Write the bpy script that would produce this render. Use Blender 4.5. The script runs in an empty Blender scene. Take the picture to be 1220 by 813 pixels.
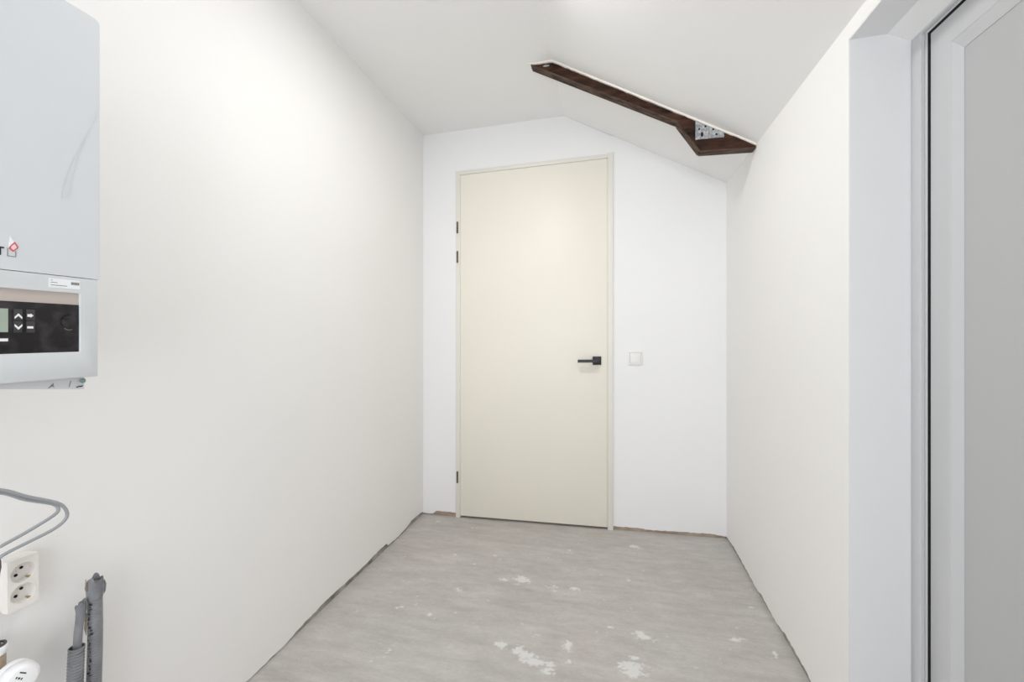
import bpy, bmesh, math, random
from mathutils import Vector, Matrix
random.seed(7)
scene = bpy.context.scene
COL = scene.collection
R = math.radians

# ------------------------------------------------------------------ camera, light, exposure
EYE = 1.20
cam_d = bpy.data.cameras.new('camera')
cam = bpy.data.objects.new('camera', cam_d)
COL.objects.link(cam)
cam_d.sensor_width = 36.0
cam_d.lens = 36.0 * 500.0 / 1220.0
cam_d.shift_y = -6.5 / 1220.0
cam_d.clip_start = 0.02
cam.location = (0, 0, EYE)
cam.rotation_euler = (R(90), 0, math.atan(117 / 500))
scene.camera = cam
scene.cycles.max_bounces = 12
scene.cycles.diffuse_bounces = 7
scene.cycles.glossy_bounces = 3
scene.cycles.caustics_reflective = False
scene.cycles.caustics_refractive = False

world = bpy.data.worlds.new('world')
scene.world = world
world.use_nodes = True
world.node_tree.nodes['Background'].inputs['Color'].default_value = (0.86, 0.93, 1.0, 1)
world.node_tree.nodes['Background'].inputs['Strength'].default_value = 1.0

def area(name, loc, rot, sx, sy, power, color):
    l = bpy.data.lights.new(name, 'AREA')
    l.shape = 'RECTANGLE'; l.size = sx; l.size_y = sy; l.energy = power; l.color = color
    o = bpy.data.objects.new(name, l)
    COL.objects.link(o); o.location = loc; o.rotation_euler = rot
    return o
WIN_W = 27
FILL = 42
vs = scene.view_settings
# daylight through the window behind the camera
area('window_daylight', (-0.30, -1.30, 1.32), (R(90), 0, 0), 1.66, 1.9, WIN_W, (0.95, 0.97, 1.0))

vs.view_transform = 'Standard'
vs.look = 'None'
vs.gamma = 1.0
vs.use_curve_mapping = False
vs.exposure = 0.23

# ------------------------------------------------------------------ helpers
TILT = 0.0219                      # the old floor, lintels and ceiling all rise this much per metre to the right
def W(v):
    return Vector((v[0], v[1], v[2] + TILT * v[0]))

def merge(*parts):
    V, F = [], []
    for v, f in parts:
        o = len(V)
        V += list(v); F += [tuple(i + o for i in q) for q in f]
    return V, F

def box(x0, x1, y0, y1, z0, z1):
    V = [(x, y, z) for x in (x0, x1) for y in (y0, y1) for z in (z0, z1)]
    return V, [(0, 1, 3, 2), (4, 6, 7, 5), (0, 4, 5, 1), (2, 3, 7, 6), (0, 2, 6, 4), (1, 5, 7, 3)]

def extrude(poly, f0, f1):
    """poly: list of 2D points; f0/f1 turn a 2D point into a 3D one (front and back)."""
    n = len(poly)
    V = [f0(*p) for p in poly] + [f1(*p) for p in poly]
    F = [tuple(range(n)), tuple(range(2 * n - 1, n - 1, -1))]
    F += [(i, i + n, (i + 1) % n + n, (i + 1) % n) for i in range(n)]
    return V, F

def prism_x(poly, x0, x1):
    return extrude(poly, lambda a, b: (x0, a, b), lambda a, b: (x1, a, b))

def ring_x(outer, inner, x0, x1):
    """rectangular frame in the YZ plane; outer and inner are (y0, y1, z0, z1)"""
    def c(r): return [(r[0], r[2]), (r[1], r[2]), (r[1], r[3]), (r[0], r[3])]
    V = [(x, a, b) for x in (x0, x1) for r in (outer, inner) for a, b in c(r)]
    F = []
    for i in range(4):
        j = (i + 1) % 4
        F += [(i, j, 4 + j, 4 + i), (8 + i, 12 + i, 12 + j, 8 + j), (i, 8 + i, 8 + j, j), (4 + i, 4 + j, 12 + j, 12 + i)]
    return V, F

def frame_of(d):
    d = Vector(d).normalized()
    u = d.orthogonal().normalized()
    return d, u, d.cross(u)

def lathe(origin, axis, prof, seg=24, caps=True):
    """prof: list of (distance along the axis, radius)"""
    o = Vector(origin); d, u, w = frame_of(axis)
    V, F = [], []
    for h, r in prof:
        for i in range(seg):
            a = 2 * math.pi * i / seg
            V.append(tuple(o + d * h + (u * math.cos(a) + w * math.sin(a)) * r))
    for k in range(len(prof) - 1):
        for i in range(seg):
            j = (i + 1) % seg
            F.append((k * seg + i, k * seg + j, (k + 1) * seg + j, (k + 1) * seg + i))
    if caps:
        F.append(tuple(range(seg - 1, -1, -1)))
        F.append(tuple((len(prof) - 1) * seg + i for i in range(seg)))
    return V, F

def smooth_path(pts, n=8):
    P = [Vector(p) for p in pts]
    P = [2 * P[0] - P[1]] + P + [2 * P[-1] - P[-2]]
    out = []
    for i in range(1, len(P) - 2):
        for k in range(n):
            t = k / n
            a, b, c, d = P[i - 1:i + 3]
            out.append(0.5 * ((2 * b) + (c - a) * t + (2 * a - 5 * b + 4 * c - d) * t * t + (3 * b - a - 3 * c + d) * t ** 3))
    out.append(P[-2])
    return out

def tube(pts, rad, seg=12, caps=True):
    """rad: number or function of the point's index"""
    P = [Vector(p) for p in pts]
    V, F = [], []
    u = None
    for k, p in enumerate(P):
        d = (P[min(k + 1, len(P) - 1)] - P[max(k - 1, 0)]).normalized()
        if u is None: u = d.orthogonal().normalized()
        u = (u - d * u.dot(d)).normalized(); w = d.cross(u)
        r = rad(k) if callable(rad) else rad
        for i in range(seg):
            a = 2 * math.pi * i / seg
            V.append(tuple(p + (u * math.cos(a) + w * math.sin(a)) * r))
    for k in range(len(P) - 1):
        for i in range(seg):
            j = (i + 1) % seg
            F.append((k * seg + i, k * seg + j, (k + 1) * seg + j, (k + 1) * seg + i))
    if caps:
        F.append(tuple(range(seg - 1, -1, -1)))
        F.append(tuple((len(P) - 1) * seg + i for i in range(seg)))
    return V, F

def thing(name, base, label, cat, kind=None, group=None):
    o = bpy.data.objects.new(name, None)
    o.empty_display_size = 0.05
    COL.objects.link(o)
    o.location = W(base)
    return tag(o, label, cat, kind, group)

def tag(o, label, cat, kind=None, group=None):
    o['label'] = label; o['category'] = cat
    if kind: o['kind'] = kind
    if group: o['group'] = group
    return o

def mesh(name, geo, mat, parent=None, base=None, bevel=None, smooth=False, label=None, kind=None):
    V, F = geo
    if parent is not None:
        org = Vector((0, 0, 0)); p = parent
        while p is not None:
            org += p.location; p = p.parent
    else:
        org = W(base if base is not None else (0, 0, 0))
    me = bpy.data.meshes.new(name)
    me.from_pydata([tuple(W(v) - org) for v in V], [], F)
    bm = bmesh.new(); bm.from_mesh(me)
    bmesh.ops.recalc_face_normals(bm, faces=bm.faces[:])
    if bevel:
        ed = [e for e in bm.edges if len(e.link_faces) == 2 and e.calc_face_angle(0) > R(35)]
        bmesh.ops.bevel(bm, geom=ed, offset=bevel[0], segments=bevel[1], profile=0.5, affect='EDGES', clamp_overlap=True)
    if smooth or bevel:
        for f in bm.faces: f.smooth = True
        for e in bm.edges:
            if len(e.link_faces) == 2 and e.calc_face_angle(0) > R(38): e.smooth = False
    bm.to_mesh(me); bm.free()
    me.materials.append(mat)
    o = bpy.data.objects.new(name, me)
    COL.objects.link(o)
    if parent is not None: o.parent = parent
    else: o.location = org
    if label: o['label'] = label
    if kind: o['kind'] = kind
    return o

# ------------------------------------------------------------------ materials
def mat(name, col, rough=0.5, metal=0.0, spec=0.5, var=0.0, vscale=4.0, stretch=(1, 1, 1), bump=0.0, bscale=60.0, col2=None, ramp=(0.35, 0.65), coat=0.0):
    m = bpy.data.materials.new(name); m.use_nodes = True
    nt = m.node_tree; N = nt.nodes; L = nt.links
    b = N['Principled BSDF']
    b.inputs['Base Color'].default_value = (*col, 1)
    b.inputs['Roughness'].default_value = rough
    b.inputs['Metallic'].default_value = metal
    b.inputs['Specular IOR Level'].default_value = spec
    if coat: b.inputs['Coat Weight'].default_value = coat
    if var or col2 or bump:
        tc = N.new('ShaderNodeTexCoord')
        mp = N.new('ShaderNodeMapping'); mp.inputs['Scale'].default_value = stretch
        L.new(tc.outputs['Object'], mp.inputs['Vector'])
    if var or col2:
        n = N.new('ShaderNodeTexNoise'); n.inputs['Scale'].default_value = vscale; n.inputs['Detail'].default_value = 3
        L.new(mp.outputs['Vector'], n.inputs['Vector'])
        r = N.new('ShaderNodeValToRGB')
        r.color_ramp.elements[0].position = ramp[0]; r.color_ramp.elements[1].position = ramp[1]
        c2 = col2 if col2 else tuple(min(1, c * (1 + var)) for c in col)
        c1 = col if col2 else tuple(c * (1 - var) for c in col)
        r.color_ramp.elements[0].color = (*c1, 1); r.color_ramp.elements[1].color = (*c2, 1)
        L.new(n.outputs['Fac'], r.inputs['Fac']); L.new(r.outputs['Color'], b.inputs['Base Color'])
    if bump:
        n2 = N.new('ShaderNodeTexNoise'); n2.inputs['Scale'].default_value = bscale; n2.inputs['Detail'].default_value = 4
        L.new(mp.outputs['Vector'], n2.inputs['Vector'])
        bp = N.new('ShaderNodeBump'); bp.inputs['Strength'].default_value = bump; bp.inputs['Distance'].default_value = 0.01
        L.new(n2.outputs['Fac'], bp.inputs['Height']); L.new(bp.outputs['Normal'], b.inputs['Normal'])
    return m

M = {}
M['plaster'] = mat('warm_white_plaster', (0.87, 0.863, 0.849), 0.75, spec=0.25, var=0.008, vscale=1.4)
M['plaster_cool'] = mat('cool_white_plaster', (0.895, 0.898, 0.902), 0.75, spec=0.25, var=0.006, vscale=1.6)
M['ceiling'] = mat('ceiling_plaster', (0.87, 0.867, 0.861), 0.8, spec=0.2, var=0.008, vscale=1.2)
M['bare_brown'] = mat('bare_brown_screed', (0.30, 0.23, 0.17), 0.9, col2=(0.46, 0.38, 0.31), vscale=14, stretch=(1, 1, 3), bump=0.4)
M['bare_grey'] = mat('bare_grey_render', (0.20, 0.18, 0.16), 0.9, col2=(0.46, 0.43, 0.39), vscale=16, bump=0.4)
M['cream'] = mat('cream_door_lacquer', (0.87, 0.835, 0.745), 0.42, spec=0.4, var=0.008, vscale=2)
M['cream_frame'] = mat('cream_frame_paint', (0.80, 0.785, 0.73), 0.4, spec=0.4)
M['black_metal'] = mat('matt_black_metal', (0.012, 0.012, 0.013), 0.4, spec=0.5)
M['hinge'] = mat('bronzed_hinge_steel', (0.16, 0.125, 0.075), 0.38, metal=0.8)
M['switch'] = mat('switch_plastic', (0.87, 0.86, 0.84), 0.35, spec=0.5)
M['gap'] = mat('shallow_grey_gap', (0.45, 0.44, 0.42), 0.6)
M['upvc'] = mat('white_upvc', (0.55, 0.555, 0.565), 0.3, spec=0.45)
M['reveal'] = mat('reveal_board', (0.80, 0.803, 0.812), 0.45, spec=0.35)
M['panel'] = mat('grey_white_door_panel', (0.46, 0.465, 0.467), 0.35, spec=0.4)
M['gasket'] = mat('black_rubber_gasket', (0.006, 0.006, 0.008), 0.7, spec=0.2)
M['wood'] = mat('dark_weathered_timber', (0.010, 0.0055, 0.0042), 0.8, spec=0.2, col2=(0.075, 0.034, 0.021), vscale=7, stretch=(1.2, 5, 4), bump=0.6, bscale=22)
M['bead'] = mat('cream_filler', (0.88, 0.84, 0.77), 0.8, spec=0.2, var=0.03, vscale=20, bump=0.2)
M['galv'] = mat('galvanised_steel', (0.30, 0.315, 0.33), 0.5, metal=0.35, col2=(0.56, 0.58, 0.60), vscale=90, ramp=(0.4, 0.6))
M['hole'] = mat('dark_hole', (0.008, 0.007, 0.007), 0.9)
M['boiler'] = mat('boiler_white_enamel', (0.64, 0.67, 0.69), 0.3, spec=0.45)
M['boiler_low'] = mat('boiler_white_plastic', (0.64, 0.665, 0.68), 0.35, spec=0.4)
M['scuff'] = mat('scuff_grey', (0.60, 0.628, 0.645), 0.4)
M['taupe'] = mat('recess_shade_taupe', (0.50, 0.44, 0.40), 0.5)  # taupe carries the shade of the grip recess, which is built shallow
M['ctrl'] = mat('black_control_plastic', (0.012, 0.0105, 0.012), 0.5, spec=0.3, col2=(0.055, 0.048, 0.052), vscale=45, ramp=(0.45, 0.8))
M['ctrl2'] = mat('dark_grey_button', (0.045, 0.042, 0.046), 0.4)
M['icon'] = mat('white_print', (0.85, 0.85, 0.85), 0.6)
M['lcd'] = mat('green_lcd', (0.36, 0.43, 0.36), 0.25)
M['ink'] = mat('black_ink', (0.012, 0.012, 0.03), 0.6)
M['ink_grey'] = mat('grey_ink', (0.22, 0.23, 0.24), 0.6)
M['print'] = mat('faded_black_print', (0.03, 0.03, 0.032), 0.5)
M['red'] = mat('red_print', (0.62, 0.10, 0.12), 0.5)
M['pink'] = mat('pink_print', (0.86, 0.62, 0.64), 0.5)
M['sticker'] = mat('white_sticker', (0.84, 0.85, 0.86), 0.5)
M['teal'] = mat('teal_plastic', (0.17, 0.26, 0.26), 0.4)
M['clearwhite'] = mat('milky_plastic', (0.66, 0.67, 0.69), 0.3)
M['socket'] = mat('ivory_plastic', (0.80, 0.77, 0.735), 0.35, spec=0.45)
M['brass'] = mat('brass_contact', (0.45, 0.33, 0.16), 0.35, metal=0.9)
M['cable'] = mat('grey_cable_sheath', (0.32, 0.335, 0.35), 0.45)
M['conduit'] = mat('grey_conduit_plastic', (0.20, 0.205, 0.22), 0.36, spec=0.6, var=0.15, vscale=18)
M['tape'] = mat('grey_tape', (0.22, 0.23, 0.25), 0.3, spec=0.6, var=0.2, vscale=25)
M['tan'] = mat('tan_tape_inside', (0.25, 0.205, 0.16), 0.7)
M['trv'] = mat('white_valve_plastic', (0.85, 0.85, 0.86), 0.3)
M['copper'] = mat('dull_bronze', (0.48, 0.38, 0.29), 0.4, metal=0.5, var=0.2, vscale=30)
M['darkgrey'] = mat('dark_grey_plastic', (0.06, 0.065, 0.07), 0.45)

# dried plaster and paint spills: (x, y, rx, ry, strength)
SPILLS = [(-0.4228, 2.0351, .036, .034, 1), (-0.252, 1.972, .030, .014, .75), (-0.291, 2.004, .045, .02, .55), (-0.165, 2.009, .04, .018, .6),
         (-0.5095, 2.018, .02, .016, .8), (-0.7038, 1.895, .032, .018, .7), (-0.2764, 1.532, .05, .02, 1), (-0.3404, 1.575, .028, .022, 1),
         (-0.307, 1.549, .032, .02, 1), (-0.238, 1.530, .034, .016, .95), (-0.217, 1.496, .022, .016, .9), (0.0823, 1.566, .042, .05, 1), (0.06, 1.545, .03, .02, .9),
         (0.1286, 1.747, .042, .026, .9), (-0.158, 1.63, .03, .034, .62), (-0.8338, 1.474, .011, .032, .9), (-0.417, 1.59, .024, .018, .85),
         (-0.2914, 1.67, .022, .012, .8), (-0.2328, 2.347, .05, .03, .55), (0.1483, 2.474, .05, .022, .55), (0.4863, 1.795, .05, .025, .5),
         (0.596, 2.0225, .016, .008, .9), (0.5976, 1.7515, .008, .024, .9), (0.3373, 2.311, .016, .012, .8), (-0.0174, 1.745, .03, .012, .5),
         (0.002, 1.772, .02, .01, .6), (-1.1086, 2.578, .02, .014, .9), (-0.62, 2.235, .014, .012, .85), (-0.704, 2.13, .012, .01, .8),
         (-0.837, 2.2, .014, .012, .8), (0.0891, 2.127, .014, .012, .7), (-0.7653, 1.70, .012, .009, .85), (-0.98, 1.652, .009, .009, .9),
         (-0.914, 1.722, .008, .008, .9), (-0.93, 1.715, .010, .008, .9), (-0.15, 1.56, .012, .02, .6), (-0.36, 1.72, .012, .01, .6), (0.30, 1.62, .012, .01, .6)]
def floor_material():
    m = bpy.data.materials.new('worn_concrete'); m.use_nodes = True
    nt = m.node_tree; N = nt.nodes; L = nt.links
    b = N['Principled BSDF']; b.inputs['Roughness'].default_value = 0.7; b.inputs['Specular IOR Level'].default_value = 0.3
    tc = N.new('ShaderNodeTexCoord')
    def noise(scale, detail=6, stretch=(1, 1, 1), rough=0.6):
        mp = N.new('ShaderNodeMapping'); mp.inputs['Scale'].default_value = stretch
        L.new(tc.outputs['Object'], mp.inputs['Vector'])
        n = N.new('ShaderNodeTexNoise'); n.inputs['Scale'].default_value = scale
        n.inputs['Detail'].default_value = detail; n.inputs['Roughness'].default_value = rough
        L.new(mp.outputs['Vector'], n.inputs['Vector'])
        return n
    def ramp(src, p0, p1, c0, c1):
        r = N.new('ShaderNodeValToRGB')
        r.color_ramp.elements[0].position = p0; r.color_ramp.elements[1].position = p1
        r.color_ramp.elements[0].color = (*c0, 1); r.color_ramp.elements[1].color = (*c1, 1)
        L.new(src, r.inputs['Fac']); return r.outputs['Color']
    def math_(op, a, b_=None, c_=None):
        n = N.new('ShaderNodeMath'); n.operation = op
        for i, x in enumerate((a, b_, c_)):
            if x is None: continue
            if isinstance(x, (int, float)): n.inputs[i].default_value = x
            else: L.new(x, n.inputs[i])
        return n.outputs[0]
    def mix(fac, a, b_, mode='MIX'):
        n = N.new('ShaderNodeMix'); n.data_type = 'RGBA'; n.blend_type = mode
        for i, x in ((0, fac), (6, a), (7, b_)):
            if isinstance(x, (int, float)): n.inputs[i].default_value = x
            elif isinstance(x, tuple): n.inputs[i].default_value = (*x, 1)
            else: L.new(x, n.inputs[i])
        return n.outputs[2]
    big = noise(1.7, 4)
    base = ramp(big.outputs['Fac'], 0.35, 0.68, (0.497, 0.470, 0.444), (0.527, 0.508, 0.490))
    rosy = ramp(noise(1.1, 3, rough=0.4).outputs['Fac'], 0.5, 0.68, (0, 0, 0), (1, 1, 1))
    base = mix(math_('MULTIPLY', rosy, 0.35), base, (0.57, 0.505, 0.485))
    streak = noise(8, 6, (0.5, 2.0, 1), 0.72)
    base = mix(0.85, base, ramp(streak.outputs['Fac'], 0.32, 0.68, (0.84, 0.84, 0.84), (1.12, 1.12, 1.12)), 'MULTIPLY')
    mott = noise(26, 4, (0.6, 1.3, 1), 0.75)
    base = mix(0.5, base, ramp(mott.outputs['Fac'], 0.32, 0.68, (0.90, 0.885, 0.87), (1.08, 1.08, 1.085)), 'MULTIPLY')
    grain = noise(130, 3, (0.6, 1.4, 1), 0.7)
    base = mix(0.6, base, ramp(grain.outputs['Fac'], 0.3, 0.7, (0.88, 0.88, 0.88), (1.10, 1.10, 1.10)), 'MULTIPLY')
    at = N.new('ShaderNodeAttribute'); at.attribute_name = 'spill'
    fac = at.outputs['Fac']
    colr = mix(fac, base, (0.73, 0.725, 0.715))
    L.new(colr, b.inputs['Base Color'])
    bp = N.new('ShaderNodeBump'); bp.inputs['Strength'].default_value = 0.25; bp.inputs['Distance'].default_value = 0.004
    hgt = math_('ADD', math_('MULTIPLY', streak.outputs['Fac'], 0.6), math_('ADD', math_('MULTIPLY', grain.outputs['Fac'], 0.4), math_('MULTIPLY', fac, 0.5)))
    L.new(hgt, bp.inputs['Height']); L.new(bp.outputs['Normal'], b.inputs['Normal'])
    return m
M['floor'] = floor_material()

# ------------------------------------------------------------------ the room
XL, XR, YB, YF = -1.25, 0.66, 2.667, -1.10      # left wall, right wall, back wall, wall behind the camera
ZC, XK, MS = 2.601, -0.285, -0.5566             # flat ceiling height, where the slope begins, its gradient
def zceil(x): return ZC if x <= XK else ZC + MS * (x - XK)
XD = 0.806                                      # plane of the outer door's frame
DY0, DY1, DZ = 0.36, 1.38, 2.028                # opening in the right wall
PT = 0.014                                      # thickness of the plaster coat

from mathutils import noise as mn
def floor_geo():
    """slab with a fine sheet on top that carries the dried spills as a vertex mask"""
    V, F = box(XL - .15, XR + .45, YF - .15, YB + .2, -0.12, -0.0006)
    V = list(V); n0 = len(V)
    x0, x1, y0, y1, st = XL - .014, XR + .014, 1.15, YB + .014, .0045
    nx, ny = int((x1 - x0) / st), int((y1 - y0) / st)
    mask = [0.0] * n0
    rnd = random.Random(11)
    specks = [(rnd.uniform(x0, x1), rnd.uniform(y0, y1), rnd.uniform(.0028, .0062), rnd.uniform(.2, .7)) for _ in range(100)]
    cells = {}
    for x, y, r, k in specks: cells.setdefault((int((x - x0) / .05), int((y - y0) / .05)), []).append((x, y, r, k))
    for j in range(ny + 1):
        y = y0 + (y1 - y0) * j / ny
        for i in range(nx + 1):
            x = x0 + (x1 - x0) * i / nx
            V.append((x, y, 0.0))
            m = -9
            for sx_, sy_, rx, ry, k in SPILLS:
                ax, ay = (x - sx_) / rx, (y - sy_) / ry
                if -2.2 < ax < 2.2 and -2.2 < ay < 2.2: m = max(m, k - math.sqrt(ax * ax + ay * ay))
            f = 0.0
            if m > -.75:
                nz = mn.noise((x * 28, y * 42, 1.3)) * .9 + mn.noise((x * 75, y * 100, 4.1)) * .75 + mn.noise((x * 160, y * 190, 7.7)) * .4
                f = min(1, max(0, (m + nz) * 2.2)) * .85
            cx_, cy_ = int((x - x0) / .05), int((y - y0) / .05)
            for ca in (cx_ - 1, cx_, cx_ + 1):
                for cb_ in (cy_ - 1, cy_, cy_ + 1):
                    for px_, py_, r, k in cells.get((ca, cb_), ()):
                        if (x - px_) ** 2 + (y - py_) ** 2 < r * r: f = max(f, k * .8)
            mask.append(f)
    for j in range(ny):
        for i in range(nx):
            a = n0 + j * (nx + 1) + i
            F.append((a, a + 1, a + nx + 2, a + nx + 1))
    # the rest of the floor surface outside the fine sheet
    o = len(V)
    V += [(XL - .15, YF - .15, 0), (XR + .45, YF - .15, 0), (XR + .45, y0, 0), (XL - .15, y0, 0)]; F.append((o, o + 1, o + 2, o + 3)); mask += [0] * 4
    return (V, F), mask
fg, fmask = floor_geo()
fl = mesh('floor', fg, M['floor'])
fa = fl.data.attributes.new('spill', 'FLOAT', 'POINT')
fa.data.foreach_set('value', fmask)
tag(fl, 'bare grey concrete floor with white plaster spills', 'floor', 'structure')

cp = [(XL - .15, ZC), (XK, ZC), (XR + .30, zceil(XR + .30)), (XR + .30, zceil(XR + .30) + .14), (XK + .02, ZC + .14), (XL - .15, ZC + .14)]
tag(mesh('ceiling', extrude(cp, lambda a, b: (a, YF - .15, b), lambda a, b: (a, YB + .2, b)), M['ceiling'], base=(0, 0, 0)),
    'smooth white ceiling, flat at left and sloping down to the right', 'ceiling', 'structure')

def ragged(n, keys, jit):
    """heights of a torn plaster edge, interpolated from (t, height) keys"""
    out = []
    for i in range(n + 1):
        t = i / n
        for (t0, h0), (t1, h1) in zip(keys, keys[1:]):
            if t0 <= t <= t1:
                h = h0 + (h1 - h0) * (t - t0) / (t1 - t0); break
        out.append(max(0.001, h + random.uniform(-jit, jit)))
    return out

def coat(P, Q, hs, top, nrm, th=PT):
    """plaster coat from P to Q (2D), torn lower edge hs, top height function, thickness th behind the face along -nrm"""
    n = len(hs) - 1
    V, F = [], []
    for i in range(n + 1):
        t = i / n
        x, y = P[0] + (Q[0] - P[0]) * t, P[1] + (Q[1] - P[1]) * t
        xb, yb = x - nrm[0] * th, y - nrm[1] * th
        V += [(x, y, hs[i]), (x, y, top(x)), (xb, yb, top(x)), (xb, yb, hs[i])]
    for i in range(n):
        a, b = 4 * i, 4 * i + 4
        F += [(a, b, b + 1, a + 1), (a + 1, b + 1, b + 2, a + 2), (a + 2, b + 2, b + 3, a + 3), (a + 3, b + 3, b, a)]
    F += [(0, 1, 2, 3), (4 * n, 4 * n + 3, 4 * n + 2, 4 * n + 1)]
    return V, F

# left wall: coat, masonry behind it, and the torn joint at the floor
kl = [(0, .004), (.60, .005), (.665, .006), (.69, .020), (.74, .030), (.79, .024), (.85, .032), (.872, .034), (.876, .014), (.90, .008), (.925, .012), (.955, .030), (.985, .028), (1, .016)]
wl = mesh('wall_left', merge(coat((XL, YF), (XL, YB), ragged(220, kl, .002), lambda x: ZC, (1, 0)),
                             box(XL - .15, XL - PT, YF - .15, YB + .2, 0.07, ZC)), M['plaster'], base=(XL, 0.8, 0))
tag(wl, 'long smooth white plastered wall with the boiler on it', 'wall', 'structure')
tag(mesh('trim_1', box(XL - .15, XL - .006, YF - .15, YB + .2, 0.0, 0.07), M['bare_grey'], base=(XL, 0.8, 0)),
    'thin dark bare joint along the foot of the left wall', 'trim', 'structure')

# back wall with the door opening
JL, JR, JT = -1.008, 0.0185, 2.323              # outer edges of the door frame
wb = mesh('wall_back', merge(
    coat((XL, YB), (JL + .004, YB), ragged(16, [(0, .008), (.3, .010), (.36, .030), (1, .028)], .002), lambda x: ZC, (0, -1)),
    coat((JR - .004, YB), (XR, YB), ragged(40, [(0, .022), (.25, .021), (.3, .016), (.6, .019), (.85, .021), (1, .012)], .0025), lambda x: zceil(x), (0, -1)),
    extrude([(JL + .004, JT - .004), (JR - .004, JT - .004), (JR - .004, zceil(JR)), (XK, ZC), (JL + .004, ZC)],
            lambda a, b: (a, YB, b), lambda a, b: (a, YB + PT, b)),
    box(XL - .15, JL + .004, YB + PT, YB + .12, 0.07, ZC + .1),
    box(JR - .004, XR + .2, YB + PT, YB + .12, 0.07, ZC + .1),
    box(JL + .004, JR - .004, YB + PT, YB + .12, JT - .004, ZC + .1),
    box(XL - .15, XR + .45, YB + .12, YB + .2, 0.0, ZC + .1)), M['plaster_cool'], base=(0, YB, 0))  # last box: unseen slab added behind the doorway to keep outside light out
tag(wb, 'bright white gable end wall around the cream door', 'wall', 'structure')
tag(mesh('trim_2', merge(box(XL, JL, YB + .004, YB + .12, 0, .07), ), M['bare_brown'], base=(-1.13, YB, 0)),
    'short brown bare strip on the floor left of the cream door', 'trim', 'structure')
tag(mesh('trim_3', merge(box(JR, XR, YB + .004, YB + .12, 0, .07), ), M['bare_brown'], base=(.34, YB, 0)),
    'long brown bare strip under the wall with the light switch', 'trim', 'structure')

# right wall with the outer door's opening
kr = [(0, .014), (.15, .010), (.2, .022), (.34, .028), (.42, .012), (.55, .022), (.6, .010), (.72, .018), (.9, .024), (1, .012)]
wr = mesh('wall_right', merge(
    coat((XR, DY1), (XR, YB), ragged(90, kr, .003), lambda x: zceil(x), (-1, 0)),
    box(XR + PT, XD + .10, DY1, YB + .12, 0.07, zceil(XD + .10)),
    box(XR, XR + PT, DY1, DY1 + .03, 0.0, 0.07),
    extrude([(XR, DZ), (XR, zceil(XR)), (XD + .1, zceil(XD + .1) - .002), (XD + .1, DZ + .006), (XD + .05, DZ)] if zceil(XD + .1) > DZ else
            [(XR, DZ), (XR, zceil(XR)), (XR + .085, DZ)],
            lambda a, b: (a, DY0, b), lambda a, b: (a, DY1, b)),
    box(XR, XD + .10, YF - .15, DY0, 0.0, zceil(XR))), M['plaster'], base=(XR, 2.0, 0))
tag(wr, 'white plastered knee wall beside the recessed outer door', 'wall', 'structure')
tag(mesh('trim_4', box(XR + .006, XD + .10, DY1, YB + .12, 0, .07), M['bare_grey'], base=(XR, 2.0, 0)),
    'dark bare joint along the foot of the right wall', 'trim', 'structure')

# wall behind the camera, with the window that lights the room
wx0, wx1, wz0, wz1 = -1.08, 0.48, 0.42, 2.12
tag(mesh('wall_rear', merge(box(XL - .15, wx0, YF - .15, YF, 0, ZC + .1), box(wx1, XR + .3, YF - .15, YF, 0, ZC + .1),
                            box(wx0, wx1, YF - .15, YF, 0, wz0), box(wx0, wx1, YF - .15, YF, wz1, ZC + .1)), M['plaster'], base=(0, YF, 0)),
    'white wall with the big window behind the viewer', 'wall', 'structure')
w1 = thing('window_1', (-.3, YF - .1, wz0), 'white framed window lighting the room from behind the viewer', 'window', 'structure')
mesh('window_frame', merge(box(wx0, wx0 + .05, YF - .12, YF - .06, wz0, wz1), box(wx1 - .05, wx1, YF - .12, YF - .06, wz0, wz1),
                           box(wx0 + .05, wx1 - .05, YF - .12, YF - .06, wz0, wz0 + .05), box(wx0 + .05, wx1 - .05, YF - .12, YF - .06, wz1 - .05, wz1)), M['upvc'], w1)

# ------------------------------------------------------------------ cream inner door
d1 = thing('door_1', (-.495, YB, 0), 'tall flush cream door with black lever handle', 'door', 'structure')
FJ = YB - .014
mesh('jamb', box(JL, -.9785, FJ, YB + .07, 0, JT), M['cream_frame'], d1, bevel=(.002, 2))
mesh('jamb', box(-.0155, JR, FJ, YB + .07, 0, JT + .006), M['cream_frame'], d1, bevel=(.002, 2))
mesh('frame_head', box(-.9785, -.0155, FJ, YB + .07, 2.2965, JT), M['cream_frame'], d1, bevel=(.002, 2))
mesh('door_stop', merge(box(-.9785, -.964, YB + .035, YB + .07, 0, 2.2965), box(-.030, -.0155, YB + .035, YB + .07, 0, 2.2965)), M['cream_frame'], d1)
LF = YB - .009
mesh('door_leaf', box(-.9777, -.0163, LF, LF + .04, .015, 2.2953), M['cream'], d1, bevel=(.0015, 2))
hd = mesh('door_handle', box(-.106, -.054, LF - .009, LF, 1.020, 1.072), M['black_metal'], d1, bevel=(.001, 2), label='black square rose with straight lever')
mesh('lever', merge(lathe((-.080, LF - .009, 1.046), (0, -1, 0), [(0, .0095), (.040, .0095)], 20),
                    box(-.1945, -.0695, LF - .056, LF - .038, 1.0375, 1.0555)), M['black_metal'], hd, bevel=(.001, 1))
for hz in (1.944, 1.747, .273):
    h = mesh('hinge', merge(*[lathe((-.9955, FJ - .004, hz - .036 + k * .0245), (0, 0, 1), [(0, .0052), (.0005, .006), (.0225, .006), (.023, .0052)], 14) for k in range(3)]),
             M['hinge'], d1, smooth=True)
    mesh('hinge_pin', merge(lathe((-.9955, FJ - .004, hz - .039), (0, 0, 1), [(0, .002), (.002, .0042), (.078, .0042), (.080, .002)], 12)), M['black_metal'], h, smooth=True)

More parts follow.
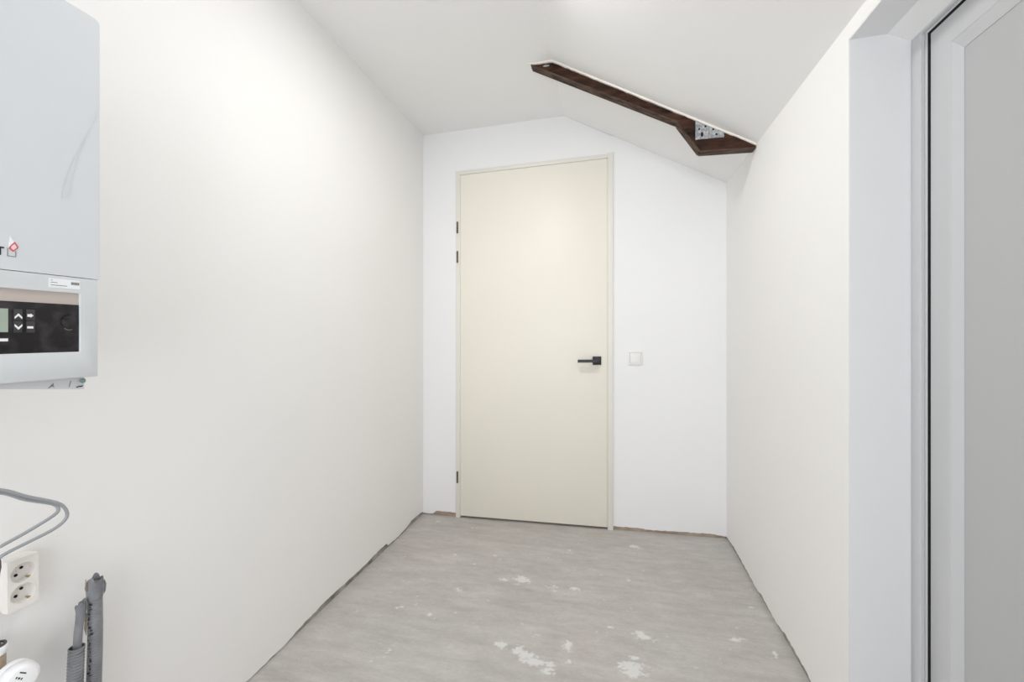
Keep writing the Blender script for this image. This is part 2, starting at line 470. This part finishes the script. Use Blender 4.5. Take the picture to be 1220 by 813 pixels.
# ------------------------------------------------------------------ outer door in the right wall
d2 = thing('door_2', (XD, .85, 0), 'white plastic outer door with plain grey panel in deep reveal', 'door', 'structure')
mesh('reveal_lining', box(XR + .0005, XD + .06, DY1 - .004, DY1 - .0005, 0, DZ - .004), M['reveal'], d2)
mesh('reveal_lining', box(XR + .0005, XD + .06, DY0, DY1 - .004, DZ - .004, DZ - .0005), M['reveal'], d2)
oy0 = DY0
# outer frame: flat face then a bevelled edge
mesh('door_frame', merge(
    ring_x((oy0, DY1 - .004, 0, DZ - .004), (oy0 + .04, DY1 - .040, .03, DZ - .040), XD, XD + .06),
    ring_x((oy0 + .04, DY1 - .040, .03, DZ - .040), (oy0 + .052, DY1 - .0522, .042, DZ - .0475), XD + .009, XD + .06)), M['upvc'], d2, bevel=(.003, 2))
gk = ring_x((oy0 + .052, DY1 - .0522, .042, DZ - .0475), (oy0 + .064, DY1 - .0625, .054, DZ - .0565), XD + .0095, XD + .06)
mesh('gasket', gk, M['gasket'], d2, label='black rubber seal line')
so = (oy0 + .0625, DY1 - .0622, .0525, DZ - .0555)          # sash outside
sb = (oy0 + .13, DY1 - .131, .12, DZ - .124)                # bead outside
sp = (oy0 + .15, DY1 - .1475, .14, DZ - .1515)              # panel edge
sx = XD + .009
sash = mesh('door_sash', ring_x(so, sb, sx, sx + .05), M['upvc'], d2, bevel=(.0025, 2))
def slope_ring(o, i, xo, xi, back):
    def c(r): return [(r[0], r[2]), (r[1], r[2]), (r[1], r[3]), (r[0], r[3])]
    V = [(xo, a, b) for a, b in c(o)] + [(xi, a, b) for a, b in c(i)] + [(back, a, b) for a, b in c(o)] + [(back, a, b) for a, b in c(i)]
    F = []
    for k in range(4):
        j = (k + 1) % 4
        F += [(k, j, 4 + j, 4 + k), (8 + k, 12 + k, 12 + j, 8 + j), (k, 8 + k, 8 + j, j), (4 + k, 4 + j, 12 + j, 12 + k)]
    return V, F
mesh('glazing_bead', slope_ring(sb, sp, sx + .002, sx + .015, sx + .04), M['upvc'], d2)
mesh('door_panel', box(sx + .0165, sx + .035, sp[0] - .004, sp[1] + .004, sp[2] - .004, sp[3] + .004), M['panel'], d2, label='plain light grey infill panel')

# ------------------------------------------------------------------ light switch
sw = thing('light_switch', (.150, YB, 1.025), 'small square white light switch right of the cream door', 'light switch')
mesh('switch_plate', box(.108, .192, YB - .009, YB, 1.018, 1.102), M['switch'], sw, bevel=(.003, 3))
mesh('rocker', box(.1185, .1815, YB - .0125, YB - .0085, 1.0295, 1.0925), M['switch'], sw, bevel=(.0015, 2))
mesh('rocker_gap', merge(box(.1165, .1185, YB - .0093, YB - .0088, 1.0275, 1.0945), box(.1815, .1835, YB - .0093, YB - .0088, 1.0275, 1.0945),
                         box(.1185, .1815, YB - .0093, YB - .0088, 1.0925, 1.0945)), M['gap'], sw)

# ------------------------------------------------------------------ old roof beam sticking out of the ceiling
bk = .034 / .95
def B(x, z, d=0.0): return (x, 2.122 + bk * (x + .29) + d, z)
rb = thing('roof_beam', B(.12, 2.25), 'dark brown old timber beam sticking out of the sloping ceiling', 'beam')
TH = .045
M['wood_edge'] = mat('greyer_timber_underside', (0.045, 0.03, 0.023), 0.85, spec=0.2, col2=(0.13, 0.09, 0.07), vscale=9, stretch=(1.2, 5, 4), bump=0.5, bscale=25)  # underside in a paler, greyer brown than the front face
raf = [(-.398, ZC), (XK, ZC), (.40, zceil(.40)), (.40, zceil(.40) - .046), (.313, 2.2243)]
mesh('rafter', extrude(raf, lambda a, b: B(a, b), lambda a, b: B(a, b, TH)), M['wood'], rb)
mesh('beam_foot', extrude([(.318, 2.2185), (.345, zceil(.345)), (.6585, zceil(.6585)), (.6585, 2.0605), (.417, 2.0685)],
                          lambda a, b: B(a, b, -.003), lambda a, b: B(a, b, TH + .002)), M['wood'], rb)
def edge(p, q, t=.004, d0=-.0015):
    """thin paler board along the underside from p to q"""
    dx, dz = q[0] - p[0], q[1] - p[1]
    l = math.hypot(dx, dz); nx_, nz_ = dz / l * t, -dx / l * t
    return extrude([p, q, (q[0] + nx_, q[1] + nz_), (p[0] + nx_, p[1] + nz_)], lambda a, b: B(a, b, d0), lambda a, b: B(a, b, TH + .004))
mesh('underside', edge((-.394, ZC - .002), (.319, 2.2205)), M['wood_edge'], rb, label='paler greyish underside of the timber')
mesh('underside', edge((.317, 2.2170), (.416, 2.0685), d0=-.005), M['wood_edge'], rb, label='paler greyish underside of the timber')
mesh('underside', edge((.417, 2.0682), (.6583, 2.0603), d0=-.005), M['wood_edge'], rb, label='paler greyish underside of the timber')
mesh('plaster_smear', extrude([(-.335, 2.5815), (-.318, 2.5870), (-.302, 2.5835), (-.305, 2.5770), (-.322, 2.5755)], lambda a, b: B(a, b, -.0016), lambda a, b: B(a, b, .0005)), M['galv'], rb)
def beadz(x): return min(ZC, zceil(x))
bv, bf = [], []
xs = [-.412 + (XK + .412) * i / 8 for i in range(8)] + [XK + (.6585 - XK) * i / 60 for i in range(61)]
for x in xs:
    h = .0085 + random.uniform(-.0015, .0015) + (.0015 if .36 < x < .56 else 0)
    h *= min(1, max(.35, (x + .412) / .05))
    z = beadz(x)
    bv += [B(x, z, -.010), B(x, z - h, -.0095), B(x, z - h, .001), B(x, z, .001)]
for i in range(len(xs) - 1):
    a, b = 4 * i, 4 * i + 4
    bf += [(a, b, b + 1, a + 1), (a + 1, b + 1, b + 2, a + 2), (a + 2, b + 2, b + 3, a + 3), (a + 3, b + 3, b, a)]
bf += [(0, 1, 2, 3), (4 * len(xs) - 4, 4 * len(xs) - 1, 4 * len(xs) - 2, 4 * len(xs) - 3)]
mesh('plaster_edge', (bv, bf), M['bead'], rb, label='pale torn plaster edge along the beam')
def plate(x0, x1, zb0, zb1, z_off=.004):
    return extrude([(x0, zceil(x0) - z_off), (x1, zceil(x1) - z_off), (x1, zb1), (x0, zb0)], lambda a, b: B(a, b, -.0065), lambda a, b: B(a, b, -.003))
cpl = mesh('connector_plate', plate(.395, .4540, 2.1225, 2.1225), M['galv'], rb, label='perforated galvanised steel plate')
cpr = mesh('connector_plate', plate(.4562, .5206, 2.1225, 2.1215), M['galv'], rb, label='perforated galvanised steel plate')
def disc(x, z, rx, rz, n=12): return extrude([(x + rx * math.cos(2 * math.pi * i / n), z + rz * math.sin(2 * math.pi * i / n)) for i in range(n)],
                                             lambda a, b: B(a, b, -.0072), lambda a, b: B(a, b, -.0062))
for x, z, rx, rz, pp in ((.4385, 2.1805, .0045, .005, cpl), (.411, 2.171, .0045, .005, cpl), (.4235, 2.144, .0062, .012, cpl), (.473, 2.1625, .0045, .005, cpr), (.487, 2.138, .005, .005, cpr)):
    mesh('nail_hole', disc(x, z, rx, rz), M['hole'], pp)

# ------------------------------------------------------------------ boiler on the left wall
FX = -.930
bo = thing('boiler', (-1.09, .39, 1.145), 'white wall hung boiler with black control panel at far left', 'boiler')
by0, by1, bz0, bzs, bz1 = .175, .5877, 1.1445, 1.3245, 1.808
mesh('casing', box(XL, FX - .03, by0 + .004, by1 - .004, bz0 + .004, bz1 - .004), M['boiler'], bo, bevel=(.008, 3))
cr = .009
cov = [(by0, bzs + .0004), (by1 + .001, bzs + .0004)] + [(by1 + .001 - cr + cr * math.cos(R(a)), bz1 - cr + cr * math.sin(R(a))) for a in range(0, 91, 15)] \
      + [(by0 + cr - cr * math.sin(R(a)), bz1 - cr + cr * math.cos(R(a))) for a in range(0, 91, 15)]
up = mesh('front_cover', prism_x(cov, FX - .035, FX), M['boiler'], bo)
op = (.235, .5590, 1.1912, 1.2958)                          # opening for the controls
lw = mesh('lower_cover', ring_x((by0, by1 - .0015, bz0, bzs - .0004), op, FX - .03, FX), M['boiler_low'], bo, bevel=(.0014, 2))
mesh('grip_recess', box(FX - .026, FX - .0035, op[0], op[1] + .0005, 1.2700, op[3] + .0005), M['taupe'], lw, label='finger grip above the controls, recess shade painted in its taupe')
pn = mesh('control_panel', box(FX - .024, FX - .002, op[0], op[1] - .0005, op[2], 1.2755), M['ctrl'], bo, bevel=(.001, 2), label='black control panel')
PX = FX - .002
def flat(name, poly, m, parent, x=PX, t=.0006, label=None): return mesh(name, prism_x(poly, x - .0004, x + t), m, parent, label=label)
def rect(a, b, c, d): return [(a, c), (b, c), (b, d), (a, d)]
flat('display', rect(.40, .4668, 1.2258, 1.2632), M['lcd'], pn, label='pale green display')
flat('status_bar', rect(.43, .4668, 1.2112, 1.2158), M['icon'], pn)
for y0, y1 in ((.4732, .4832), (.4880, .4985)):
    mesh('button', box(PX - .001, PX + .0012, y0, y1, 1.2452, 1.2630), M['ctrl2'], pn, bevel=(.0006, 2))
    mesh('button', box(PX - .001, PX + .0012, y0, y1, 1.2250, 1.2440), M['ctrl2'], pn, bevel=(.0006, 2))
IX = PX + .0014
def chev(y, z, s): return [(y - .0044, z - s * .003), (y, z + s * .0026), (y + .0044, z - s * .003), (y + .0044, z - s * .0062), (y, z - s * .0012), (y - .0044, z - s * .0062)]
flat('button_icon', chev(.4783, 1.2535, 1), M['icon'], pn, IX)
flat('button_icon', chev(.4783, 1.2325, -1), M['icon'], pn, IX)
flat('button_icon', [(.4890, 1.2512), (.4930, 1.2512), (.4930, 1.2500), (.4962, 1.2535), (.4930, 1.2566), (.4930, 1.2555), (.4890, 1.2555)], M['icon'], pn, IX)
flat('button_icon', rect(.4888, .4960, 1.2320, 1.2356), M['icon'], pn, IX)
dl = mesh('dial', lathe((PX - .001, .5436, 1.2440), (1, 0, 0), [(0, .0102), (.002, .0100), (.0026, .0092)], 32), M['ctrl'], pn, smooth=True)
n = 30
arc = [(.5436 + .0107 * math.cos(R(a)), 1.2440 + .0135 * math.sin(R(a))) for a in [75 + 85 * i / n for i in range(n + 1)]]
arc += [(.5436 + .0097 * math.cos(R(a)), 1.2440 + .0122 * math.sin(R(a))) for a in [160 - 85 * i / n for i in range(n + 1)]]
flat('dial_mark', arc, M['hole'], pn, PX + .001)
arc = [(.5436 + .0104 * math.cos(R(a)), 1.2440 + .0142 * math.sin(R(a))) for a in [232 + 60 * i / n for i in range(n + 1)]]
arc += [(.5436 + .0097 * math.cos(R(a)), 1.2440 + .0134 * math.sin(R(a))) for a in [292 - 60 * i / n for i in range(n + 1)]]
flat('dial_mark', arc, M['ink_grey'], pn, PX + .001)
# rating sticker
st = flat('sticker', rect(.5153, .5586, 1.3030, 1.3185), M['sticker'], lw, FX, .0004, label='small white printed sticker')
flat('print_line', rect(.5180, .5205, 1.3150, 1.3158), M['ink_grey'], lw, FX + .0004, .0003)
flat('print_line', rect(.5180, .5268, 1.3112, 1.3122), M['ink_grey'], lw, FX + .0004, .0003)
flat('print_line', rect(.5180, .5400, 1.3066, 1.3076), M['ink_grey'], lw, FX + .0004, .0003)
for i in range(12):
    y = .5458 + i * .00098
    flat('print_bar', rect(y, y + random.uniform(.0004, .0008), 1.3102, 1.3150), M['ink_grey'], lw, FX + .0004, .0003)
# name end and emblem on the front cover
flat('letter', [(.4495, 1.3600), (.4613, 1.3600), (.4613, 1.3577), (.4580, 1.3577), (.4580, 1.3468), (.4540, 1.3468), (.4540, 1.3577), (.4495, 1.3577)], M['ink'], up, FX, .0006, label='black letter T')
q = (.4650, .4751, 1.3464, 1.3592)
flat('emblem_square', [(q[0], q[3]), (q[0], q[2]), (q[1], q[2]), (q[1], 1.3560), (q[1] - .0008, 1.3560), (q[1] - .0008, q[2] + .0010), (q[0] + .0008, q[2] + .0010),
                       (q[0] + .0008, q[3] - .0008), (.4672, q[3] - .0008), (.4672, q[3])], M['ink_grey'], up, FX, .0006)
flat('emblem_flame', [(.4664, 1.3612), (.4668, 1.3690), (.4683, 1.3795), (.4700, 1.3752), (.4722, 1.3712), (.4726, 1.3690), (.4700, 1.3650), (.4676, 1.3620)], M['sticker'], up, FX, .0006)
oc = [(.4735, 1.3708), (.4775, 1.3640), (.4772, 1.3610), (.4717, 1.3543), (.4676, 1.3580), (.4672, 1.3606), (.4690, 1.3650), (.4722, 1.3690)]
flat('emblem_flame', oc, M['red'], up, FX, .0007)
cx, cz = .4722, 1.3615
flat('emblem_flame', [(cx + (a - cx) * .62, cz + (b - cz) * .62) for a, b in oc], M['pink'], up, FX, .0010)
# long scuff on the cover
sr = [(.5862, 1.634), (.5790, 1.615), (.5690, 1.585), (.5575, 1.545), (.5475, 1.495), (.5430, 1.463)]
sl = [(.5840, 1.625), (.5745, 1.602), (.5620, 1.570), (.5480, 1.530), (.5370, 1.490), (.5325, 1.460)]
mesh('scuff', ([(FX + .0005, a, b) for a, b in sr + sl], [(k, k + 1, k + 7, k + 6) for k in range(5)]), M['scuff'], up, label='faint grey scuff')
# tray and fittings under the casing
tr = mesh('bottom_tray', prism_x([(.40, 1.1435), (.577, 1.1212), (.577, 1.1450), (.40, 1.1450)], -1.10, FX - .02), M['clearwhite'], bo)
flat('warning_mark', [(.5249, 1.1285), (.5325, 1.1378), (.5336, 1.1290), (.5318, 1.1318)], M['ink_grey'], tr, FX - .02, .0006)
flat('tray_seam', [(.5541, 1.1279), (.5567, 1.1392), (.5577, 1.1392), (.5551, 1.1279)], M['ink_grey'], tr, FX - .02, .0006)
mesh('drain_cap', lathe((FX - .035, .5840, 1.1372), (1, -.6, 0), [(0, .0040), (.022, .0040), (.024, .0030)], 18), M['teal'], tr, smooth=True, label='teal round drain cap')
mesh('wire_end', tube(smooth_path([(FX - .018, .5645, 1.1262), (FX - .018, .5680, 1.1275), (FX - .018, .5715, 1.1272), (FX - .018, .5735, 1.1285)], 5), .0009, 8), M['hole'], tr, smooth=True)

# ------------------------------------------------------------------ double socket
SX = -1.212
so_ = thing('wall_socket', (XL, .632, .648), 'ivory surface mounted double power socket under the grey cable', 'power socket')
mesh('socket_box', box(XL, SX - .016, .6065, .6550, .6500, .7560), M['socket'], so_, bevel=(.004, 3))
cz1, cz2, cy = .7245, .6800, .6305
face_y0, face_y1, face_z0, face_z1 = .6065, .6550, .6500, .7560
def face_with_holes():
    # front plate with two round wells
    V, F = [], []
    n = 32; r = .0200
    zm = (cz1 + cz2) / 2
    for zc, za, zb in ((cz2, face_z0, zm), (cz1, zm, face_z1)):
        o = len(V)
        ring = []
        for i in range(n):
            a = 2 * math.pi * i / n + math.pi / n
            c_, s_ = math.cos(a), math.sin(a)
            ring.append((SX, cy + r * c_, zc + r * s_))
            k = min(((face_y1 - cy) / c_) if c_ > 1e-6 else ((face_y0 - cy) / c_ if c_ < -1e-6 else 9), ((zb - zc) / s_) if s_ > 1e-6 else ((za - zc) / s_ if s_ < -1e-6 else 9))
            V.append((SX, cy + k * c_, zc + k * s_))
        V += ring
        V += [(SX - .015, cy + (a[1] - cy) * .93, zc + (a[2] - zc) * .93) for a in ring]
        for i in range(n):
            j = (i + 1) % n
            F += [(o + i, o + j, o + n + j, o + n + i), (o + n + i, o + n + j, o + 2 * n + j, o + 2 * n + i)]
        F.append(tuple(o + 2 * n + i for i in range(n)))
        # corners of the plate the radial cuts leave open
        for (yy, zz) in ((face_y0, za), (face_y1, za), (face_y1, zb), (face_y0, zb)):
            a0 = math.atan2(zz - zc, yy - cy)
            idx = int(math.floor(((a0 - math.pi / n) % (2 * math.pi)) / (2 * math.pi / n)))
            V.append((SX, yy, zz)); F.append((o + idx, len(V) - 1, o + (idx + 1) % n))
    return V, F
mesh('socket_face', merge(face_with_holes(), ring_x((face_y0, face_y1, face_z0, face_z1), (face_y0 + .001, face_y1 - .001, face_z0 + .001, face_z1 - .001), SX - .0165, SX - .0002)), M['socket'], so_)
for zc in (cz1, cz2):
    for ang in (205, 25):
        a = R(ang + 30)
        mesh('pin_hole', lathe((SX - .0148, cy + .0075 * math.cos(a), zc + .0075 * math.sin(a)), (1, 0, 0), [(0, .0031), (.0006, .0031)], 12), M['hole'], so_)
    for s in (-1, 1):
        a = R(125)
        mesh('earth_clip', merge(box(SX - .013, SX - .003, cy - .003 + s * .0125, cy + .003 + s * .0125, zc - s * .0155 - .0015, zc - s * .0155 + .0015)), M['brass'], so_)

# ------------------------------------------------------------------ grey cable loop
cb = thing('cable', (-1.17, .62, .80), 'looped thin grey cable hanging off the wall above the socket', 'cable')
CXX = -1.17
s1 = [(-1.12, .36, 1.02), (CXX, .50, .955), (CXX, .575, .9215), (CXX, .613, .8945), (CXX, .645, .874), (CXX, .6632, .8612), (CXX, .6744, .848), (CXX, .6800, .830), (CXX, .6735, .8165), (CXX, .654, .8065), (CXX, .615, .7985), (CXX, .585, .7925), (CXX - .003, .573, .786)]
s2 = [(-1.125, .36, 1.012), (CXX - .004, .50, .948), (CXX - .004, .575, .916), (CXX - .004, .613, .888), (CXX - .004, .645, .869), (CXX - .004, .6600, .859), (CXX - .002, .6655, .849), (CXX, .6612, .8400), (CXX, .640, .8300), (CXX, .605, .8180), (CXX, .575, .8095), (CXX, .50, .786), (-1.16, .40, .76)]
mesh('strand', tube(smooth_path(s1, 8), .0033, 12), M['cable'], cb, smooth=True)
mesh('strand', tube(smooth_path(s2, 8), .0033, 12), M['cable'], cb, smooth=True)
mesh('plug', lathe((CXX - .003, .572, .788), (0, -.15, -1), [(0, .004), (.006, .0065), (.018, .0085), (.036, .0085), (.044, .006)], 20), M['darkgrey'], cb, smooth=True)

# ------------------------------------------------------------------ two grey conduits
def corr(pts, r, amp, pitch=.0042):
    P = smooth_path(pts, 6)
    D = [0]
    for a, b in zip(P, P[1:]): D.append(D[-1] + (b - a).length)
    out, Rr = [], []
    steps = int(D[-1] / (pitch / 4)); j = 0
    for k in range(steps + 1):
        s = D[-1] * k / steps
        while j < len(D) - 2 and D[j + 1] < s: j += 1
        t = (s - D[j]) / (D[j + 1] - D[j])
        out.append(P[j].lerp(P[j + 1], t)); Rr.append(r + amp * math.cos(2 * math.pi * s / pitch))
    return tube(out, lambda k: Rr[k], 20, caps=False)

def crown(center, r0, r1, z0, z1, jag, n=26, thick=.0012, seed=1):
    """wrinkled sleeve of tape with a torn top"""
    rnd = random.Random(seed)
    V, F = [], []
    rows = 6
    tops = [z1 + jag[i * len(jag) // n] + rnd.uniform(-.002, .002) for i in range(n)]
    for inner in (0, 1):
        for k in range(rows):
            for i in range(n):
                a = 2 * math.pi * i / n
                t = k / (rows - 1)
                r = r0 + (r1 - r0) * t + (rnd.uniform(-.0008, .0008) if k else 0) - inner * thick
                z = z0 + (tops[i] - z0) * t
                V.append((center[0] + r * math.cos(a), center[1] + r * math.sin(a), z))
    for inner in (0, 1):
        o = inner * rows * n
        for k in range(rows - 1):
            for i in range(n):
                j = (i + 1) % n
                F.append((o + k * n + i, o + k * n + j, o + (k + 1) * n + j, o + (k + 1) * n + i))
    for i in range(n):
        j = (i + 1) % n
        F.append(((rows - 1) * n + i, (rows - 1) * n + j, 2 * rows * n - n + j, 2 * rows * n - n + i))
    return V, F

c1 = thing('conduit', (-1.19, .735, 0), 'thick grey ribbed conduit with torn taped top, right of the pair', 'pipe', group='grey conduits rising by the left wall')
mesh('ribbed_pipe', corr([(-1.185, .725, 0), (-1.188, .736, .25), (-1.19, .7425, .42), (-1.19, .7445, .52), (-1.19, .7435, .615)], .0132, .0009, .0052), M['conduit'], c1, smooth=True)
mesh('tape_sleeve', crown((-1.19, .7435), .0146, .0160, .604, .643, [.006, -.006, .004, .013, .004, -.004, .010, .013, .002]), M['tape'], c1, smooth=True, label='wrinkled grey tape with torn upper edge')
mesh('tape_core', lathe((-1.19, .7435, .600), (0, 0, 1), [(0, .0128), (.040, .0128)], 20), M['tan'], c1)
mesh('tape_flap', extrude([(.7225, .636), (.7240, .650), (.7275, .653), (.7285, .642), (.7262, .628)], lambda a, b: (-1.188, a, b), lambda a, b: (-1.1868, a + .001, b)), M['tan'], c1)
mesh('tape_flap', extrude([(.7590, .640), (.7625, .628), (.7610, .612), (.7575, .606), (.7570, .628)], lambda a, b: (-1.184, a, b), lambda a, b: (-1.1828, a, b)), M['tape'], c1)

rnd = random.Random(5)
for k in range(26):                                         # smudged black print down the pipe
    z = .598 - k * .0075 + rnd.uniform(-.002, .002); lo = rnd.uniform(-98, -70); hi = lo + rnd.uniform(14, 34); hgt_ = rnd.uniform(.0015, .0055)
    g = lathe((-1.19, .7440 - max(0, .50 - z) * .03, z), (0, 0, -1), [(0, .01418), (hgt_, .01418)], 60, caps=False)
    keep = [f for f in g[1] if all(R(lo) < math.atan2(g[0][i][1] - .7440, g[0][i][0] + 1.19) < R(hi) for i in f)]
    if keep: mesh('print_mark', (g[0], keep), M['print'], c1)
c2 = thing('conduit', (-1.19, .705, 0), 'short grey ribbed conduit with smooth inner tube, left of the pair', 'pipe', group='grey conduits rising by the left wall')
mesh('ribbed_pipe', corr([(-1.185, .696, 0), (-1.188, .701, .25), (-1.19, .7055, .42), (-1.19, .7085, .512)], .0136, .0012, .0068), M['conduit'], c2, smooth=True)
mesh('pipe_rim', lathe((-1.19, .7086, .5085), (0, .05, 1), [(0, .0146), (.004, .0146), (.0042, .0128), (-.02, .0128)], 24, caps=False), M['conduit'], c2, smooth=True)
mesh('pipe_mouth', lathe((-1.19, .7086, .500), (0, 0, 1), [(0, .0130), (.001, .0130)], 24), M['hole'], c2)
mesh('inner_tube', tube(smooth_path([(-1.19, .7095, .46), (-1.19, .7110, .53), (-1.19, .7150, .575), (-1.19, .7160, .592)], 5), lambda k: .0078, 18), M['tape'], c2, smooth=True)
mesh('tape_sleeve', crown((-1.19, .7165), .0086, .0096, .566, .607, [.004, .006, .006, .002, -.004, -.006, .000, .004], seed=4), M['tape'], c2, smooth=True)
mesh('tape_core', lathe((-1.19, .7165, .570), (0, 0, 1), [(0, .0080), (.032, .0080)], 18), M['tape'], c2)
mesh('tape_flap', extrude([(.7235, .575), (.7275, .580), (.7275, .560), (.7250, .528), (.7215, .545)], lambda a, b: (-1.188, a, b), lambda a, b: (-1.1868, a, b)), M['tan'], c2)

# ------------------------------------------------------------------ thermostatic valve at the lower left corner
tv = thing('radiator_valve', (-1.17, .57, .50), 'white round thermostatic radiator valve in the lower left corner', 'valve')
va = Vector((1, -.2, .12)).normalized()
vo_ = Vector((-1.186, .600, .535))
mesh('valve_head', lathe(vo_, va, [(0, .016), (.004, .024), (.007, .0285), (.020, .0290), (.022, .0276), (.025, .0276), (.027, .0288), (.040, .0282), (.046, .0262), (.050, .0225), (.0508, .020), (.0508, .001)], 40), M['trv'], tv, smooth=True)
fc = vo_ + va * .0508
e1 = Vector((0, 1, 0)); e1 = (e1 - va * e1.dot(va)).normalized(); e2 = va.cross(e1)
def facemark(y, z, ln, th):
    c_, s_ = math.cos(R(-42)), math.sin(R(-42))
    P = [(y + a * ln / 2 * c_ - b * th / 2 * s_, z + a * ln / 2 * s_ + b * th / 2 * c_) for a, b in ((-1, -1), (1, -1), (1, 1), (-1, 1))]
    return extrude(P, lambda a, b: tuple(fc + e1 * a + e2 * b + va * -.0002), lambda a, b: tuple(fc + e1 * a + e2 * b + va * .0004))
mesh('scale_mark', facemark(.0015, .0125, .011, .0020), M['hole'], tv)
for k, ln in enumerate((.0022, .0030, .0022)):
    mesh('scale_mark', facemark(-.0075 + .0032 * k, .0090 - .0032 * k, ln, .0032), M['hole'], tv)
mesh('scale_mark', facemark(-.0095, .0008, .011, .0020), M['hole'], tv)
mesh('valve_body', merge(lathe((-1.210, .588, .50), (0, 0, 1), [(0, .011), (.04, .011), (.044, .0145), (.078, .0145), (.080, .012)], 24),
                         lathe((-1.210, .590, .530), Vector((.03, .012, .004)), [(0, .011), (.026, .011)], 20),
                         lathe((-1.210, .588, 0), (0, 0, 1), [(0, .0075), (.5, .0075)], 16)), M['copper'], tv, smooth=True, label='dull bronze valve body')
mesh('collar', lathe((-1.210, .588, .580), (0, 0, 1), [(0, .0150), (.003, .0168), (.016, .0168), (.018, .0155)], 28), M['trv'], tv, smooth=True)
mesh('collar_ring', lathe((-1.210, .588, .597), (0, 0, 1), [(0, .0155), (.004, .0150), (.0042, .0115), (.001, .0112)], 28), M['darkgrey'], tv, smooth=True)
mesh('collar_nub', lathe((-1.210, .588, .597), (0, 0, 1), [(0, .007), (.012, .006), (.014, .004)], 16), M['darkgrey'], tv, smooth=True)

# ------------------------------------------------------------------ fill lamp added above the frame's upper edge to even out the light
LX, LY = -.38, 1.38
lm = thing('added_fill_lamp', (LX, LY, ZC), 'unseen round fill lamp added on the flat ceiling to brighten the room', 'lamp')
M['fill_glow'] = mat('fill_lamp_emitter', (0.85, 0.85, 0.83), 0.4)
bsdf = M['fill_glow'].node_tree.nodes['Principled BSDF']
bsdf.inputs['Emission Color'].default_value = (1.0, 0.985, 0.965, 1); bsdf.inputs['Emission Strength'].default_value = FILL
mesh('fill_lamp_rim', lathe((LX, LY, ZC), (0, 0, -1), [(0, .162), (.022, .162), (.026, .159), (.026, .151), (.018, .150)], 40, caps=False), M['trv'], lm, smooth=True)
mesh('fill_lamp_disc', lathe((LX, LY, ZC), (0, 0, -1), [(.012, .150), (.020, .150), (.024, .10), (.025, .01)], 32), M['fill_glow'], lm, smooth=True)
